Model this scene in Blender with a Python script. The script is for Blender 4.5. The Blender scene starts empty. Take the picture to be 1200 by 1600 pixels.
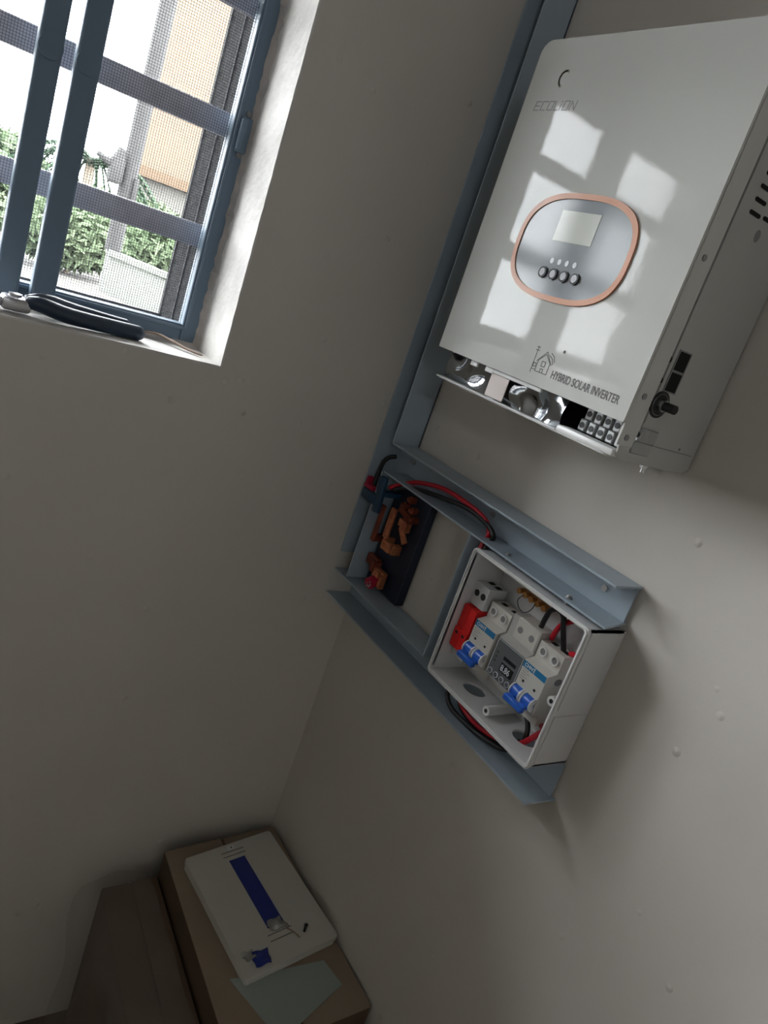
import bpy, bmesh, math, random
from mathutils import Vector, Matrix
from mathutils.geometry import tessellate_polygon
random.seed(7)
C = bpy.context.scene.collection
S = 0.68          # building units -> metres; the wall corner stands at the origin, left wall x=0, right wall y=0

# ------------------------------------------------------------------ camera, sky, light, exposure
cam = bpy.data.cameras.new('camera'); co = bpy.data.objects.new('camera', cam); C.objects.link(co)
yaw, pit, rol = -6.57748577e-01, -2.71325375e-01, 3.36663144e-01
d = Vector((math.cos(pit)*math.cos(yaw), math.cos(pit)*math.sin(yaw), math.sin(pit)))
rt = d.cross(Vector((0, 0, 1))).normalized(); up = rt.cross(d)
r2 = math.cos(rol)*rt + math.sin(rol)*up; u2 = -math.sin(rol)*rt + math.cos(rol)*up
m = Matrix((r2, u2, -d)).transposed().to_4x4(); m.translation = Vector((-1.308, 1.0, 1.85))*S
co.matrix_world = m
cam.sensor_fit = 'VERTICAL'; cam.sensor_height = 36; cam.lens = 1174.08*36/1600
cam.clip_start = .01; cam.clip_end = 300
scn = bpy.context.scene; scn.camera = co
scn.view_settings.view_transform = 'Standard'; scn.view_settings.look = 'None'
scn.view_settings.gamma = 1; scn.view_settings.use_curve_mapping = False
scn.view_settings.exposure = 2.2
w = bpy.data.worlds.new('sky'); scn.world = w; w.use_nodes = True
bg = w.node_tree.nodes['Background']; bg.inputs[0].default_value = (.93, .97, 1, 1); bg.inputs[1].default_value = 8.0
def portal(name, loc, rot, sx, sy):   # sky-sampling portals in the two window openings (give off no light of their own)
    a = bpy.data.lights.new(name, 'AREA'); a.shape = 'RECTANGLE'; a.size = sx*S; a.size_y = sy*S; a.cycles.is_portal = True
    o = bpy.data.objects.new(name, a); C.objects.link(o); o.location = Vector(loc)*S; o.rotation_euler = rot
portal('sky_portal', (.39, 1.20, 2.04), (math.radians(90), 0, math.radians(90)), 1.52, .86)
portal('sky_portal', (-3.61, 2.15, 2.71), (math.radians(90), 0, math.radians(-90)), .50, .42)

# ------------------------------------------------------------------ materials
def mat(name, col, rough=.6, metal=0, bump=0, bscale=60, var=0, vscale=8, spec=.5, coat=0, col2=None, alpha=1, trans=0, emit=0, bumpd=.002):
    m = bpy.data.materials.new(name); m.use_nodes = True
    nt = m.node_tree; n = nt.nodes; l = nt.links; p = n['Principled BSDF']
    p.inputs['Base Color'].default_value = (*col, 1); p.inputs['Roughness'].default_value = rough
    p.inputs['Metallic'].default_value = metal; p.inputs['Specular IOR Level'].default_value = spec
    p.inputs['Coat Weight'].default_value = coat; p.inputs['Alpha'].default_value = alpha
    p.inputs['Transmission Weight'].default_value = trans
    if emit: p.inputs['Emission Color'].default_value = (*col, 1); p.inputs['Emission Strength'].default_value = emit
    tc = n.new('ShaderNodeTexCoord')
    if var or col2:
        t = n.new('ShaderNodeTexNoise'); t.inputs['Scale'].default_value = vscale; t.inputs['Detail'].default_value = 6
        r = n.new('ShaderNodeValToRGB'); r.color_ramp.elements[0].position = .35; r.color_ramp.elements[1].position = .68
        a = col2 if col2 else tuple(c*(1-var) for c in col)
        r.color_ramp.elements[0].color = (*a, 1); r.color_ramp.elements[1].color = (*col, 1)
        l.new(tc.outputs['Object'], t.inputs['Vector']); l.new(t.outputs['Fac'], r.inputs[0]); l.new(r.outputs[0], p.inputs['Base Color'])
    if bump:
        t = n.new('ShaderNodeTexNoise'); t.inputs['Scale'].default_value = bscale; t.inputs['Detail'].default_value = 4
        b = n.new('ShaderNodeBump'); b.inputs['Strength'].default_value = bump; b.inputs['Distance'].default_value = bumpd
        l.new(tc.outputs['Object'], t.inputs['Vector']); l.new(t.outputs['Fac'], b.inputs['Height']); l.new(b.outputs[0], p.inputs['Normal'])
    return m

def wall_mat(name, col, rough, specks=0.0):
    m = mat(name, col, rough, var=.06, vscale=2.5, spec=.35)
    nt = m.node_tree; n = nt.nodes; l = nt.links; p = n['Principled BSDF']; tc = n.new('ShaderNodeTexCoord')
    a = n.new('ShaderNodeTexNoise'); a.inputs['Scale'].default_value = 5; a.inputs['Detail'].default_value = 3
    v = n.new('ShaderNodeTexVoronoi'); v.inputs['Scale'].default_value = 22
    r = n.new('ShaderNodeMapRange'); r.inputs[1].default_value = .0; r.inputs[2].default_value = .11; r.inputs[3].default_value = 1; r.inputs[4].default_value = 0
    f = n.new('ShaderNodeTexNoise'); f.inputs['Scale'].default_value = 140; f.inputs['Detail'].default_value = 3
    for t in (a, v, f): l.new(tc.outputs['Object'], t.inputs['Vector'])
    l.new(v.outputs['Distance'], r.inputs[0])
    b1 = n.new('ShaderNodeBump'); b1.inputs['Strength'].default_value = .5; b1.inputs['Distance'].default_value = .012; l.new(a.outputs['Fac'], b1.inputs['Height'])
    b2 = n.new('ShaderNodeBump'); b2.inputs['Strength'].default_value = .8; b2.inputs['Distance'].default_value = .0022; l.new(r.outputs[0], b2.inputs['Height']); l.new(b1.outputs[0], b2.inputs['Normal'])
    b3 = n.new('ShaderNodeBump'); b3.inputs['Strength'].default_value = .25; b3.inputs['Distance'].default_value = .0006; l.new(f.outputs['Fac'], b3.inputs['Height']); l.new(b2.outputs[0], b3.inputs['Normal'])
    l.new(b3.outputs[0], p.inputs['Normal'])
    return m

M = dict(
    wall=wall_mat('painted_plaster', (.66, .622, .57), .6),
    ceil=mat('ceiling_paint', (.55, .53, .5), .8),
    floor=mat('cement_floor', (.20, .155, .12), .8, bump=.3, bscale=30, var=.3, vscale=6),
    reveal=mat('reveal_plaster', (.74, .72, .69), .85, bump=.8, bscale=90, bumpd=.002, col2=(.60, .58, .55), vscale=25),
    lump=mat('rough_cement', (.42, .40, .38), .95, bump=1, bscale=120, col2=(.62, .56, .52), vscale=30),
    zinc=mat('grey_trunking_paint', (.38, .455, .52), .42, bump=.1, bscale=20, var=.12, vscale=14, spec=.5),
    rail=mat('worn_rail_edge', (.10, .10, .105), .7, spec=.1),
    zedge=mat('bare_metal_edge', (.62, .66, .68), .35, .6),
    chrome=mat('screw_metal', (.6, .6, .6), .3, 1),
    bluealu=mat('blue_grey_aluminium', (.135, .195, .265), .6, 0, spec=.5),
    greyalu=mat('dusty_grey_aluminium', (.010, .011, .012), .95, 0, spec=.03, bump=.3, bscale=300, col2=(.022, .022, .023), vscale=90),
    barpaint=mat('grey_bar_paint', (.46, .45, .50), .5, bump=.15, bscale=60, var=.2, vscale=40),
    mesh=mat('screen_wire', (.10, .10, .105), .8, spec=.1),
    invw=mat('glossy_white_enamel', (.60, .605, .575), .035, coat=0, spec=.13, bump=.10, bscale=160, bumpd=.0004),
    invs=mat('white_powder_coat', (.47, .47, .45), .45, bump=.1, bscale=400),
    inner=mat('inner_shade_grey', (.25, .25, .25), .6),
    black=mat('black_plastic', (.012, .012, .014), .5),
    cavity=mat('dark_cavity', (.004, .004, .004), .9),
    orange=mat('orange_plastic_rim', (.66, .30, .17), .25, coat=0, spec=.2),
    panel=mat('blue_grey_panel_film', (.24, .26, .28), .14, spec=.22),
    lcd=mat('pale_screen', (.66, .68, .62), .12, spec=.22),
    led=mat('indicator_white', (.62, .65, .70), .3),
    print_=mat('dark_print', (.07, .065, .06), .5),
    printg=mat('grey_print', (.26, .27, .25), .4),
    emblem=mat('faint_tan_print', (.40, .36, .29), .3),
    film=mat('mirror_film', (.36, .38, .40), .10, 1),
    peach=mat('peach_card', (.58, .50, .46), .35, coat=.3),
    dull=mat('dull_button_metal', (.22, .22, .23), .5, .5),
    term=mat('terminal_grey', (.42, .43, .43), .4, .3),
    boxw=mat('enclosure_white', (.66, .66, .66), .38, spec=.5),
    modw=mat('breaker_ivory', (.64, .62, .57), .42),
    modg=mat('breaker_grey', (.50, .49, .47), .5),
    spdw=mat('arrester_pale_grey', (.58, .59, .60), .4),
    red=mat('red_plastic', (.75, .015, .015), .35),
    blue=mat('blue_toggle', (.02, .13, .62), .3),
    bluel=mat('blue_label', (.02, .20, .42), .4),
    white=mat('white_plastic', (.75, .75, .74), .35),
    meter=mat('grey_meter_face', (.13, .14, .15), .25, coat=.4),
    lcdk=mat('dark_display', (.01, .012, .016), .1),
    brass=mat('brass', (.62, .32, .12), .3, 1),
    copper=mat('copper', (.80, .32, .14), .42, .6, col2=(.45, .13, .07), vscale=60),
    copperd=mat('dark_copper', (.36, .08, .04), .5, .4, col2=(.2, .05, .03), vscale=60),
    navy=mat('navy_base', (.010, .016, .034), .45),
    handle=mat('blue_handle', (.015, .055, .11), .4),
    wred=mat('red_insulation', (.55, .01, .025), .35),
    wblack=mat('black_insulation', (.012, .012, .014), .4),
    magenta=mat('crimson_grip', (.45, .01, .05), .4),
    rust=mat('rusty_strip', (.20, .13, .09), .8, col2=(.34, .26, .2), vscale=80),
    plier=mat('navy_grip', (.018, .035, .065), .38),
    steel=mat('plier_steel', (.5, .5, .52), .35, .9),
    lid=mat('lid_white', (.62, .61, .56), .4),
    lidblue=mat('translucent_blue_window', (.012, .03, .26), .2, coat=.3),
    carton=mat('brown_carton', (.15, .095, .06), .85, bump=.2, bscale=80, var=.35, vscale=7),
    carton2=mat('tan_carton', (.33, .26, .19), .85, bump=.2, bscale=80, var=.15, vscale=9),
    sheet=mat('grey_green_sheet', (.36, .41, .38), .6),
    plast=mat('clear_plastic_film', (.55, .52, .48), .22, alpha=.16, bump=.6, bscale=14, bumpd=.01, spec=.6),
    clear=mat('clear_sachet', (.55, .55, .52), .15, alpha=.45, bump=.5, bscale=90),
    cream=mat('cream_render', (.058, .040, .0255), .9, var=.08, vscale=2),
    band=mat('ochre_band', (.036, .019, .006), .8),
    pale=mat('pale_render', (.055, .052, .046), .9, var=.1, vscale=3),
    pinkr=mat('pinkish_render', (.12, .11, .105), .9),
    concrete=mat('weathered_concrete', (.055, .058, .051), .9, var=.2, vscale=4),
    post=mat('grey_post_wood', (.012, .0115, .011), .9, var=.3, vscale=12),
    leaf=mat('leaf_green', (.034, .052, .028), .85, spec=.05, col2=(.058, .074, .044), vscale=2),
    palm=mat('palm_green', (.020, .032, .020), .8, spec=.05),
    trunk=mat('trunk_bark', (.16, .13, .1), .9),
    earth=mat('dry_earth', (.032, .028, .024), 1, col2=(.055, .05, .043), vscale=1.2),
    roof=mat('grey_roof', (.20, .20, .20), .7),
)

# ------------------------------------------------------------------ helpers (building units)
ORG = {}
def thing(name, label, cat, loc=(0, 0, 0), group=None, kind=None):
    o = bpy.data.objects.new(name, None); C.objects.link(o); o.empty_display_size = .02
    o.location = Vector(loc)*S; ORG[o.name] = Vector(loc)
    if label: o['label'] = label
    if cat: o['category'] = cat
    if group: o['group'] = group
    if kind: o['kind'] = kind
    return o
def obj(name, geo, m, parent=None, smooth=False, label=None, cat=None, group=None, kind=None, origin=None):
    V, F = geo
    if parent: org = ORG[parent.name]
    elif origin is not None: org = Vector(origin)
    else: org = Vector((0, 0, 0))
    me = bpy.data.meshes.new(name); me.from_pydata([(Vector(v)-org)*S for v in V], [], F); me.validate()
    me.materials.append(M[m])
    if smooth:
        for p in me.polygons: p.use_smooth = True
        if smooth != 'all':
            try: me.set_sharp_from_angle(angle=math.radians(40))
            except Exception: pass
    o = bpy.data.objects.new(name, me); C.objects.link(o)
    ORG[o.name] = org
    if parent: o.parent = parent
    else: o.location = org*S
    for k, v in (('label', label), ('category', cat), ('group', group), ('kind', kind)):
        if v: o[k] = v
    return o
def piece(name, src, off, parent=None, rot=None):     # alike piece sharing mesh data, shifted by off
    o = bpy.data.objects.new(name, src.data); C.objects.link(o)
    if parent: o.parent = parent
    o.location = Vector(src.location) + Vector(off)*S
    ORG[o.name] = ORG[src.name]
    return o
def copy_tree(o, off, label=None):
    def rec(a, parent):
        c = a.copy(); C.objects.link(c)
        if parent: c.parent = parent
        for ch in [x for x in C.objects if x.parent == a]: rec(ch, c)
        return c
    c = rec(o, None); c.location = o.location + Vector(off)*S
    if label: c['label'] = label
    ORG[c.name] = ORG[o.name] + Vector(off)
    return c
def join(*gs):
    V = []; F = []
    for v, f in gs:
        k = len(V); V += [tuple(x) for x in v]; F += [tuple(i+k for i in q) for q in f]
    return V, F
def bx(a, b, bev=0, seg=2):
    x0, y0, z0 = [min(p, q) for p, q in zip(a, b)]; x1, y1, z1 = [max(p, q) for p, q in zip(a, b)]
    V = [(x0, y0, z0), (x1, y0, z0), (x1, y1, z0), (x0, y1, z0), (x0, y0, z1), (x1, y0, z1), (x1, y1, z1), (x0, y1, z1)]
    F = [(0, 3, 2, 1), (4, 5, 6, 7), (0, 1, 5, 4), (1, 2, 6, 5), (2, 3, 7, 6), (3, 0, 4, 7)]
    if bev:
        bm = bmesh.new(); vs = [bm.verts.new(v) for v in V]
        for f in F: bm.faces.new([vs[i] for i in f])
        bmesh.ops.bevel(bm, geom=bm.edges[:], offset=bev, segments=seg, affect='EDGES', profile=.5)
        bm.verts.index_update(); V = [tuple(v.co) for v in bm.verts]; F = [tuple(v.index for v in f.verts) for f in bm.faces]; bm.free()
    return V, F
def tf(geo, f): return [tuple(f(Vector(v))) for v in geo[0]], geo[1]
def flat(outer, holes, t, f):
    """plate: outline (u,v) with holes, thickness t along w; f maps (u,v,w) to space"""
    loops = [outer]+list(holes); pts = [p for l in loops for p in l]
    tris = tessellate_polygon([[Vector((p[0], p[1], 0)) for p in l] for l in loops])
    n = len(pts); V = [(p[0], p[1], 0) for p in pts]+[(p[0], p[1], t) for p in pts]
    F = [tuple(t_) for t_ in tris]+[tuple(i+n for i in reversed(t_)) for t_ in tris]
    k = 0
    for l in loops:
        q = len(l)
        for i in range(q):
            a = k+i; b = k+(i+1) % q; F.append((a, b, b+n, a+n))
        k += q
    bm = bmesh.new(); vs = [bm.verts.new(v) for v in V]
    for q in F:
        try: bm.faces.new([vs[i] for i in q])
        except ValueError: pass
    bmesh.ops.recalc_face_normals(bm, faces=bm.faces[:]); bm.verts.index_update()
    V = [tuple(v.co) for v in bm.verts]; F = [tuple(v.index for v in g.verts) for g in bm.faces]; bm.free()
    return tf((V, F), f)
def rrect(x0, y0, x1, y1, r, n=5):
    if not isinstance(r, (list, tuple)): r = [r]*4
    P = []
    for (cx, cy, a, rr) in ((x1, y1, 0, r[0]), (x0, y1, 90, r[1]), (x0, y0, 180, r[2]), (x1, y0, 270, r[3])):
        sx = -1 if cx == x1 else 1; sy = -1 if cy == y1 else 1
        for i in range(n+1):
            t = math.radians(a+90*i/n)
            P.append((cx+sx*rr+rr*math.cos(t), cy+sy*rr+rr*math.sin(t)))
            if rr == 0: break
    return P
def circ(cx, cy, r, n=20, ry=None):
    return [(cx+r*math.cos(2*math.pi*i/n), cy+(ry or r)*math.sin(2*math.pi*i/n)) for i in range(n)]
def cyl(p, q, r, n=16, r2=None):
    p, q = Vector(p), Vector(q); ax = (q-p).normalized()
    a = ax.orthogonal().normalized(); b = ax.cross(a); r2 = r if r2 is None else r2
    V = [p+(a*math.cos(t)+b*math.sin(t))*r for t in [2*math.pi*i/n for i in range(n)]]+[q+(a*math.cos(t)+b*math.sin(t))*r2 for t in [2*math.pi*i/n for i in range(n)]]
    F = [(i, (i+1) % n, (i+1) % n+n, i+n) for i in range(n)]+[tuple(range(n-1, -1, -1)), tuple(range(n, 2*n))]
    return [tuple(v) for v in V], F
def ring(p, q, ro, ri, n=20):
    p, q = Vector(p), Vector(q); ax = (q-p).normalized(); a = ax.orthogonal().normalized(); b = ax.cross(a)
    V = []
    for c, r in ((p, ro), (q, ro), (q, ri), (p, ri)):
        V += [tuple(c+(a*math.cos(2*math.pi*i/n)+b*math.sin(2*math.pi*i/n))*r) for i in range(n)]
    F = []
    for k in range(4):
        for i in range(n): F.append((k*n+i, k*n+(i+1) % n, ((k+1) % 4)*n+(i+1) % n, ((k+1) % 4)*n+i))
    return V, F
def smoothpath(P, n=8):
    P = [Vector(p) for p in P]; P = [P[0]*2-P[1]]+P+[P[-1]*2-P[-2]]; O = []
    for i in range(1, len(P)-2):
        a, b, c, d_ = P[i-1:i+3]
        for k in range(n):
            t = k/n; O.append(.5*((2*b)+(c-a)*t+(2*a-5*b+4*c-d_)*t*t+(3*b-a-3*c+d_)*t**3))
    O.append(P[-2]); return O
def tube(P, r, n=10, sm=8, r_end=None):
    P = smoothpath(P, sm) if sm else [Vector(p) for p in P]
    V = []; F = []; a = None
    for i, p in enumerate(P):
        ax = (P[min(i+1, len(P)-1)]-P[max(i-1, 0)]).normalized()
        a = ax.orthogonal().normalized() if a is None else (a-ax*a.dot(ax)).normalized()
        b = ax.cross(a); rr = r if r_end is None else r+(r_end-r)*i/(len(P)-1)
        V += [tuple(p+(a*math.cos(2*math.pi*k/n)+b*math.sin(2*math.pi*k/n))*rr) for k in range(n)]
        if i:
            for k in range(n): F.append(((i-1)*n+k, (i-1)*n+(k+1) % n, i*n+(k+1) % n, i*n+k))
    F.append(tuple(range(n-1, -1, -1))); F.append(tuple(range(len(V)-n, len(V))))
    return V, F
def grid(nu, nv, f):
    V = [tuple(f(i/nu, j/nv)) for j in range(nv+1) for i in range(nu+1)]
    F = [(j*(nu+1)+i, j*(nu+1)+i+1, (j+1)*(nu+1)+i+1, (j+1)*(nu+1)+i) for j in range(nv) for i in range(nu)]
    return V, F
def front(x, y, z):  # plate on the right-wall side: u runs to the viewer's right (-x), v up, w toward the room (+y)
    return lambda p: (x-p[0], y+p[2], z+p[1])
def text(s, size, ext, f, sx=1, shear=0):
    cu = bpy.data.curves.new('t', 'FONT'); cu.body = s; cu.size = size; cu.extrude = ext/2; cu.shear = shear; cu.offset = size*.018
    o = bpy.data.objects.new('t', cu); C.objects.link(o)
    dg = bpy.context.evaluated_depsgraph_get(); me = bpy.data.meshes.new_from_object(o.evaluated_get(dg))
    V = [tuple(f(Vector((v.co.x*sx, v.co.y, v.co.z)))) for v in me.vertices]; F = [tuple(p.vertices) for p in me.polygons]
    bpy.data.objects.remove(o); bpy.data.curves.remove(cu); bpy.data.meshes.remove(me)
    return V, F
def strokes(lines, wd, t, f):
    gs = []
    for L in lines:
        for a, b in zip(L, L[1:]):
            a = Vector((a[0], a[1])); b = Vector((b[0], b[1])); dd = (b-a).normalized(); n = Vector((-dd.y, dd.x))*wd/2; e = dd*wd/2
            q = [a-e+n, a-e-n, b+e-n, b+e+n]
            V = [(p.x, p.y, 0) for p in q]+[(p.x, p.y, t) for p in q]
            gs.append((V, [(0, 1, 2, 3), (7, 6, 5, 4), (0, 4, 5, 1), (1, 5, 6, 2), (2, 6, 7, 3), (3, 7, 4, 0)]))
    return tf(join(*gs), f)

# ------------------------------------------------------------------ room shell
T = .38
OY0, OY1, OZ0, OZ1 = .455, 1.95, 1.625, 2.45          # window opening
RX, RY, RZ = -3.4, 3.2, 3.6
W2 = (1.90, 2.40, 2.50, 2.92)                       # added unseen window behind the camera, sized for fill light (y0, y1, z0, z1)
wl = join(bx((0, -.2, 0), (T, OY0, RZ)), bx((0, OY1, 0), (T, RY, RZ)), bx((0, OY0, 0), (T, OY1, OZ0)), bx((0, OY0, OZ1), (T, OY1, RZ)))
obj('sky_block_eave', bx((T, -1.2, 3.16), (T+1.0, RY+.6, 3.26)), 'reveal', kind='structure')   # unseen eave added over window_1 to cut high sky light
obj('sky_block_slab', bx((RX-.2, W2[0]-.5, W2[3]+.12), (RX-1.0, W2[1]+.5, W2[3]+.2)), 'reveal', kind='structure')   # unseen slab added over the fill opening to keep out high sky
wlo = obj('wall_left', wl, 'wall', kind='structure')
obj('wall_right', bx((RX, -.2, 0), (0, 0, RZ)), 'wall', kind='structure')
obj('wall_back', join(bx((RX-.2, -.2, 0), (RX, W2[0], RZ)), bx((RX-.2, W2[1], 0), (RX, RY+.2, RZ)), bx((RX-.2, W2[0], 0), (RX, W2[1], W2[2])), bx((RX-.2, W2[0], W2[3]), (RX, W2[1], RZ))), 'wall', kind='structure')
obj('added_fill_window', join(*[bx((RX-.15, a, W2[2]), (RX-.09, a+.05, W2[3])) for a in (W2[0], (W2[0]+W2[1])/2-.025, W2[1]-.05)], *[bx((RX-.15, W2[0]+.05, z), (RX-.09, W2[1]-.05, z+.05)) for z in (W2[2], W2[3]-.05)]), 'bluealu', kind='structure')  # frame of the added opening that lets in fill light
obj('wall_rear', bx((RX, RY, 0), (0, RY+.2, RZ)), 'wall', kind='structure')
obj('floor', bx((RX-.2, -.2, -.1), (T, RY+.2, 0)), 'floor', kind='structure')
obj('ceiling', bx((RX-.2, -.2, RZ), (T, RY+.2, RZ+.1)), 'ceil', kind='structure')
# plastered reveal: thin skim with an uneven edge
rng = random.Random(3)
def skim(u0, u1, n, f, amp):
    V = []; F = []
    for i in range(n+1):
        u = u0+(u1-u0)*i/n; j = rng.uniform(-amp, amp)
        V += [f(u, -.0015+j*.25, 0), f(u, .14+j, 0), f(u, -.0015+j*.25, 1), f(u, .14+j, 1)]
        if i:
            k = 4*i; F += [(k-4, k, k+1, k-3), (k-2, k-1, k+3, k+2), (k-4, k-2, k+2, k), (k-3, k+1, k+3, k-1)]
    F += [(0, 1, 3, 2), (4*n, 4*n+2, 4*n+3, 4*n+1)]
    return V, F
obj('trim_1', skim(OZ0, OZ1, 60, lambda u, v, s: (v, OY0+.004*s, u), .004), 'reveal', kind='structure')
obj('trim_2', skim(OY0+.004, OY1, 60, lambda u, v, s: (v, u, OZ0+.004*s), .005), 'reveal', kind='structure')
obj('trim_3', skim(OY0+.004, OY1, 40, lambda u, v, s: (v, u, OZ1-.004*s), .003), 'reveal', kind='structure')
obj('trim_4', skim(OZ0+.004, OZ1-.004, 40, lambda u, v, s: (v, OY1-.004*s, u), .003), 'reveal', kind='structure')
def fillet(u0, u1, n, f):   # ragged cement fillet between plaster and frame
    V = []; F = []
    for i in range(n+1):
        u = u0+(u1-u0)*i/n; a = .012+rng.uniform(-.004, .010); b = .012+rng.uniform(-.003, .006)
        V += [f(u, .15, .003), f(u, .14-a, .004), f(u, .142, .004+b*.5), f(u, .15, .004+b*.6)]
        if i:
            k = 4*i
            for q in range(4): F.append((k-4+q, k-4+(q+1) % 4, k+(q+1) % 4, k+q))
    F += [(3, 2, 1, 0), (4*n, 4*n+1, 4*n+2, 4*n+3)]
    return V, F
obj('trim_5', join(fillet(OZ0, OZ1, 70, lambda u, x, t: (x, OY0+t, u)), fillet(OY0, OY1, 70, lambda u, x, t: (x, u, OZ0+t))), 'lump', kind='structure')

# ------------------------------------------------------------------ window_1
wn = thing('window_1', 'blue-grey aluminium window with insect screen, steel bars and a deep plastered reveal', None, (.15, .83, OZ0), kind='structure')
fy0, fy1, fz0, fz1 = OY0+.006, OY1-.006, OZ0+.008, OZ1-.006
fw = .034
def framebars(x0, x1, y0, y1, z0, z1, w_, bev=.003):
    return join(bx((x0, y0, z0), (x1, y0+w_, z1), bev), bx((x0, y1-w_, z0), (x1, y1, z1), bev), bx((x0, y0+w_, z0), (x1, y1-w_, z0+w_), bev), bx((x0, y0+w_, z1-w_), (x1, y1-w_, z1), bev))
obj('screen_frame', framebars(.142, .172, fy0, fy1, fz0, fz1, fw), 'bluealu', wn)
obj('frame_bead', framebars(.138, .150, fy0+fw-.010, fy1-fw+.010, fz0+fw-.010, fz1-fw+.010, .006, .001), 'bluealu', wn)
obj('sash_stile', bx((.112, .732, fz0+.012), (.140, .770, fz1-.01), .004), 'bluealu', wn)
obj('sash_stile', bx((.112, .789, fz0+.012), (.140, .826, fz1-.01), .004), 'bluealu', wn)
obj('frame_mullion', bx((.142, 1.185, fz0+fw), (.172, 1.225, fz1-fw), .003), 'bluealu', wn)
# sliding-track frame behind
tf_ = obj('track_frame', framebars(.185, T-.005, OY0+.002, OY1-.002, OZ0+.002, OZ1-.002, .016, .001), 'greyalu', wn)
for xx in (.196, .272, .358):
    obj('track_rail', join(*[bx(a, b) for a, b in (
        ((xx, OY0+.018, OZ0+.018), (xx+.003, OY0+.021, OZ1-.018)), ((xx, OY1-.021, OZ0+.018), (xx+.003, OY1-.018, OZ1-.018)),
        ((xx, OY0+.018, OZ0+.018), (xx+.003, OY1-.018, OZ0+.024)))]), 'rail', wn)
# steel bars
b0 = obj('window_bar', bx((.205, OY0+.02, 1.810), (.222, OY1-.02, 1.853), .003), 'barpaint', wn)
for k in (1, 2): piece('window_bar', b0, (0, 0, .207*k), wn)
# discs added to imitate dark glare spots where the upper bar crosses the stiles
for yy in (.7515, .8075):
    obj('glare_spot_disc', cyl((.112, yy, 2.027), (.1085, yy, 2.027), .0185, 24), 'bluealu', wn, True)
# hinge with screws
obj('hinge', join(bx((.134, OY0+.008, 1.995), (.142, OY0+.030, 2.055), .002), cyl((.132, OY0+.024, 1.998), (.132, OY0+.024, 2.05), .006, 14)), 'bluealu', wn, True)
for zz in (1.990, 2.062): obj('screw', cyl((.142, OY0+.017, zz), (.1385, OY0+.017, zz), .0052, 12), 'dull', wn, True)
# insect screen woven as real wires
gs = []; sp = .0045; ww = .0003
ys = fy0+fw-.002; ye = 1.19; zs = fz0+fw-.002; ze = fz1-fw+.002
n = int((ye-ys)/sp)
for i in range(n): y = ys+sp*(i+.5); gs.append(bx((.160, y-ww, zs), (.1607, y+ww, ze)))
n = int((ze-zs)/sp)
for i in range(n): z = zs+sp*(i+.5); gs.append(bx((.1607, ys, z-ww), (.1614, ye, z+ww)))
obj('insect_screen', join(*gs), 'mesh', wn, kind='stuff')

# ------------------------------------------------------------------ on the sill
pl = thing('pliers', 'dark blue handled pliers lying on the window sill against the frame', 'pliers', (.07, .70, OZ0+.004))
zb = OZ0+.004
def handle(P, r): return tube(P, r, 12, 8)
# flattened grips
def grip(P, rw, rh):
    g = tube([(0, 0, 0)]+[(0, 0, 0)], .01, 3, 0) if 0 else None
    P = smoothpath(P, 8); V = []; F = []; n = 12; N = len(P)
    for i, p in enumerate(P):
        ax = (P[min(i+1, N-1)]-P[max(i-1, 0)]).normalized(); sd = Vector((0, 0, 1)).cross(ax).normalized(); t = i/(N-1)
        e = min(1, math.sqrt(max(0, 1-((t-.93)/.07)**2))) if t > .93 else 1
        e = max(e, .12); k = (.72+.28*min(1, t*3))*e
        V += [tuple(p+sd*math.cos(2*math.pi*j/n)*rw*k+Vector((0, 0, 1))*math.sin(2*math.pi*j/n)*rh*k) for j in range(n)]
        if i:
            for j in range(n): F.append(((i-1)*n+j, (i-1)*n+(j+1) % n, i*n+(j+1) % n, i*n+j))
    F += [tuple(range(n-1, -1, -1)), tuple(range((N-1)*n, N*n))]
    return V, F
obj('handle', grip([(.036, .785, zb+.022), (.028, .765, zb+.024), (.034, .72, zb+.017), (.050, .64, zb+.014), (.060, .585, zb+.013)], .013, .0135), 'plier', pl, 'all')
obj('handle', grip([(.050, .785, zb+.022), (.068, .755, zb+.026), (.094, .70, zb+.018), (.102, .64, zb+.014), (.100, .60, zb+.013)], .010, .013), 'plier', pl, 'all')
obj('pivot', join(bx((.024, .778, zb+.004), (.062, .822, zb+.026), .006), cyl((.044, .802, zb+.024), (.044, .802, zb+.030), .010, 16)), 'steel', pl, True)
obj('jaw', join(bx((.030, .820, zb+.006), (.043, .90, zb+.022), .004), bx((.045, .820, zb+.006), (.058, .90, zb+.022), .004)), 'steel', pl, True)
obj('rusty_strip', grip([(.125, .575, OZ0+.012), (.118, .548, OZ0+.016), (.100, .530, OZ0+.014), (.062, .500, OZ0+.009), (.044, .478, OZ0+.008)], .0050, .0022), 'rust', None, 'all', label='thin rusty metal strip lying in the right corner of the window sill', cat='metal strip', origin=(.08, .52, OZ0+.006))
# ------------------------------------------------------------------ cable trunking
D = .072; t_ = .0035
def screw(parent, x, y, z, r=.0055):
    return obj('screw', join(cyl((x, y, z), (x, y+.003, z), r, 12), bx((x-r*.7, y+.003, z-.0008), (x+r*.7, y+.0035, z+.0008))), 'chrome', parent, True)
tv = thing('cable_trunking', 'tall upright grey steel trunking running up the wall corner to the left of the inverter', 'trunking', (-.03, 0, 1.245), 'grey steel trunking frame')
obj('back_web', bx((-.001, .001, 1.250), (-.058, .001+t_, 3.4)), 'zinc', tv)
obj('side_flange', bx((-.001, .001, 1.285), (-.001-t_, D, 3.4), .0008, 1), 'zinc', tv)
obj('side_flange', bx((-.0545, .001, 1.565), (-.0545-t_, D, 3.4), .0008, 1), 'zinc', tv)
obj('side_flange', bx((-.0515, .005, 1.248), (-.0545, D-.001, 1.500), .0008, 1), 'zinc', tv)
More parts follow.
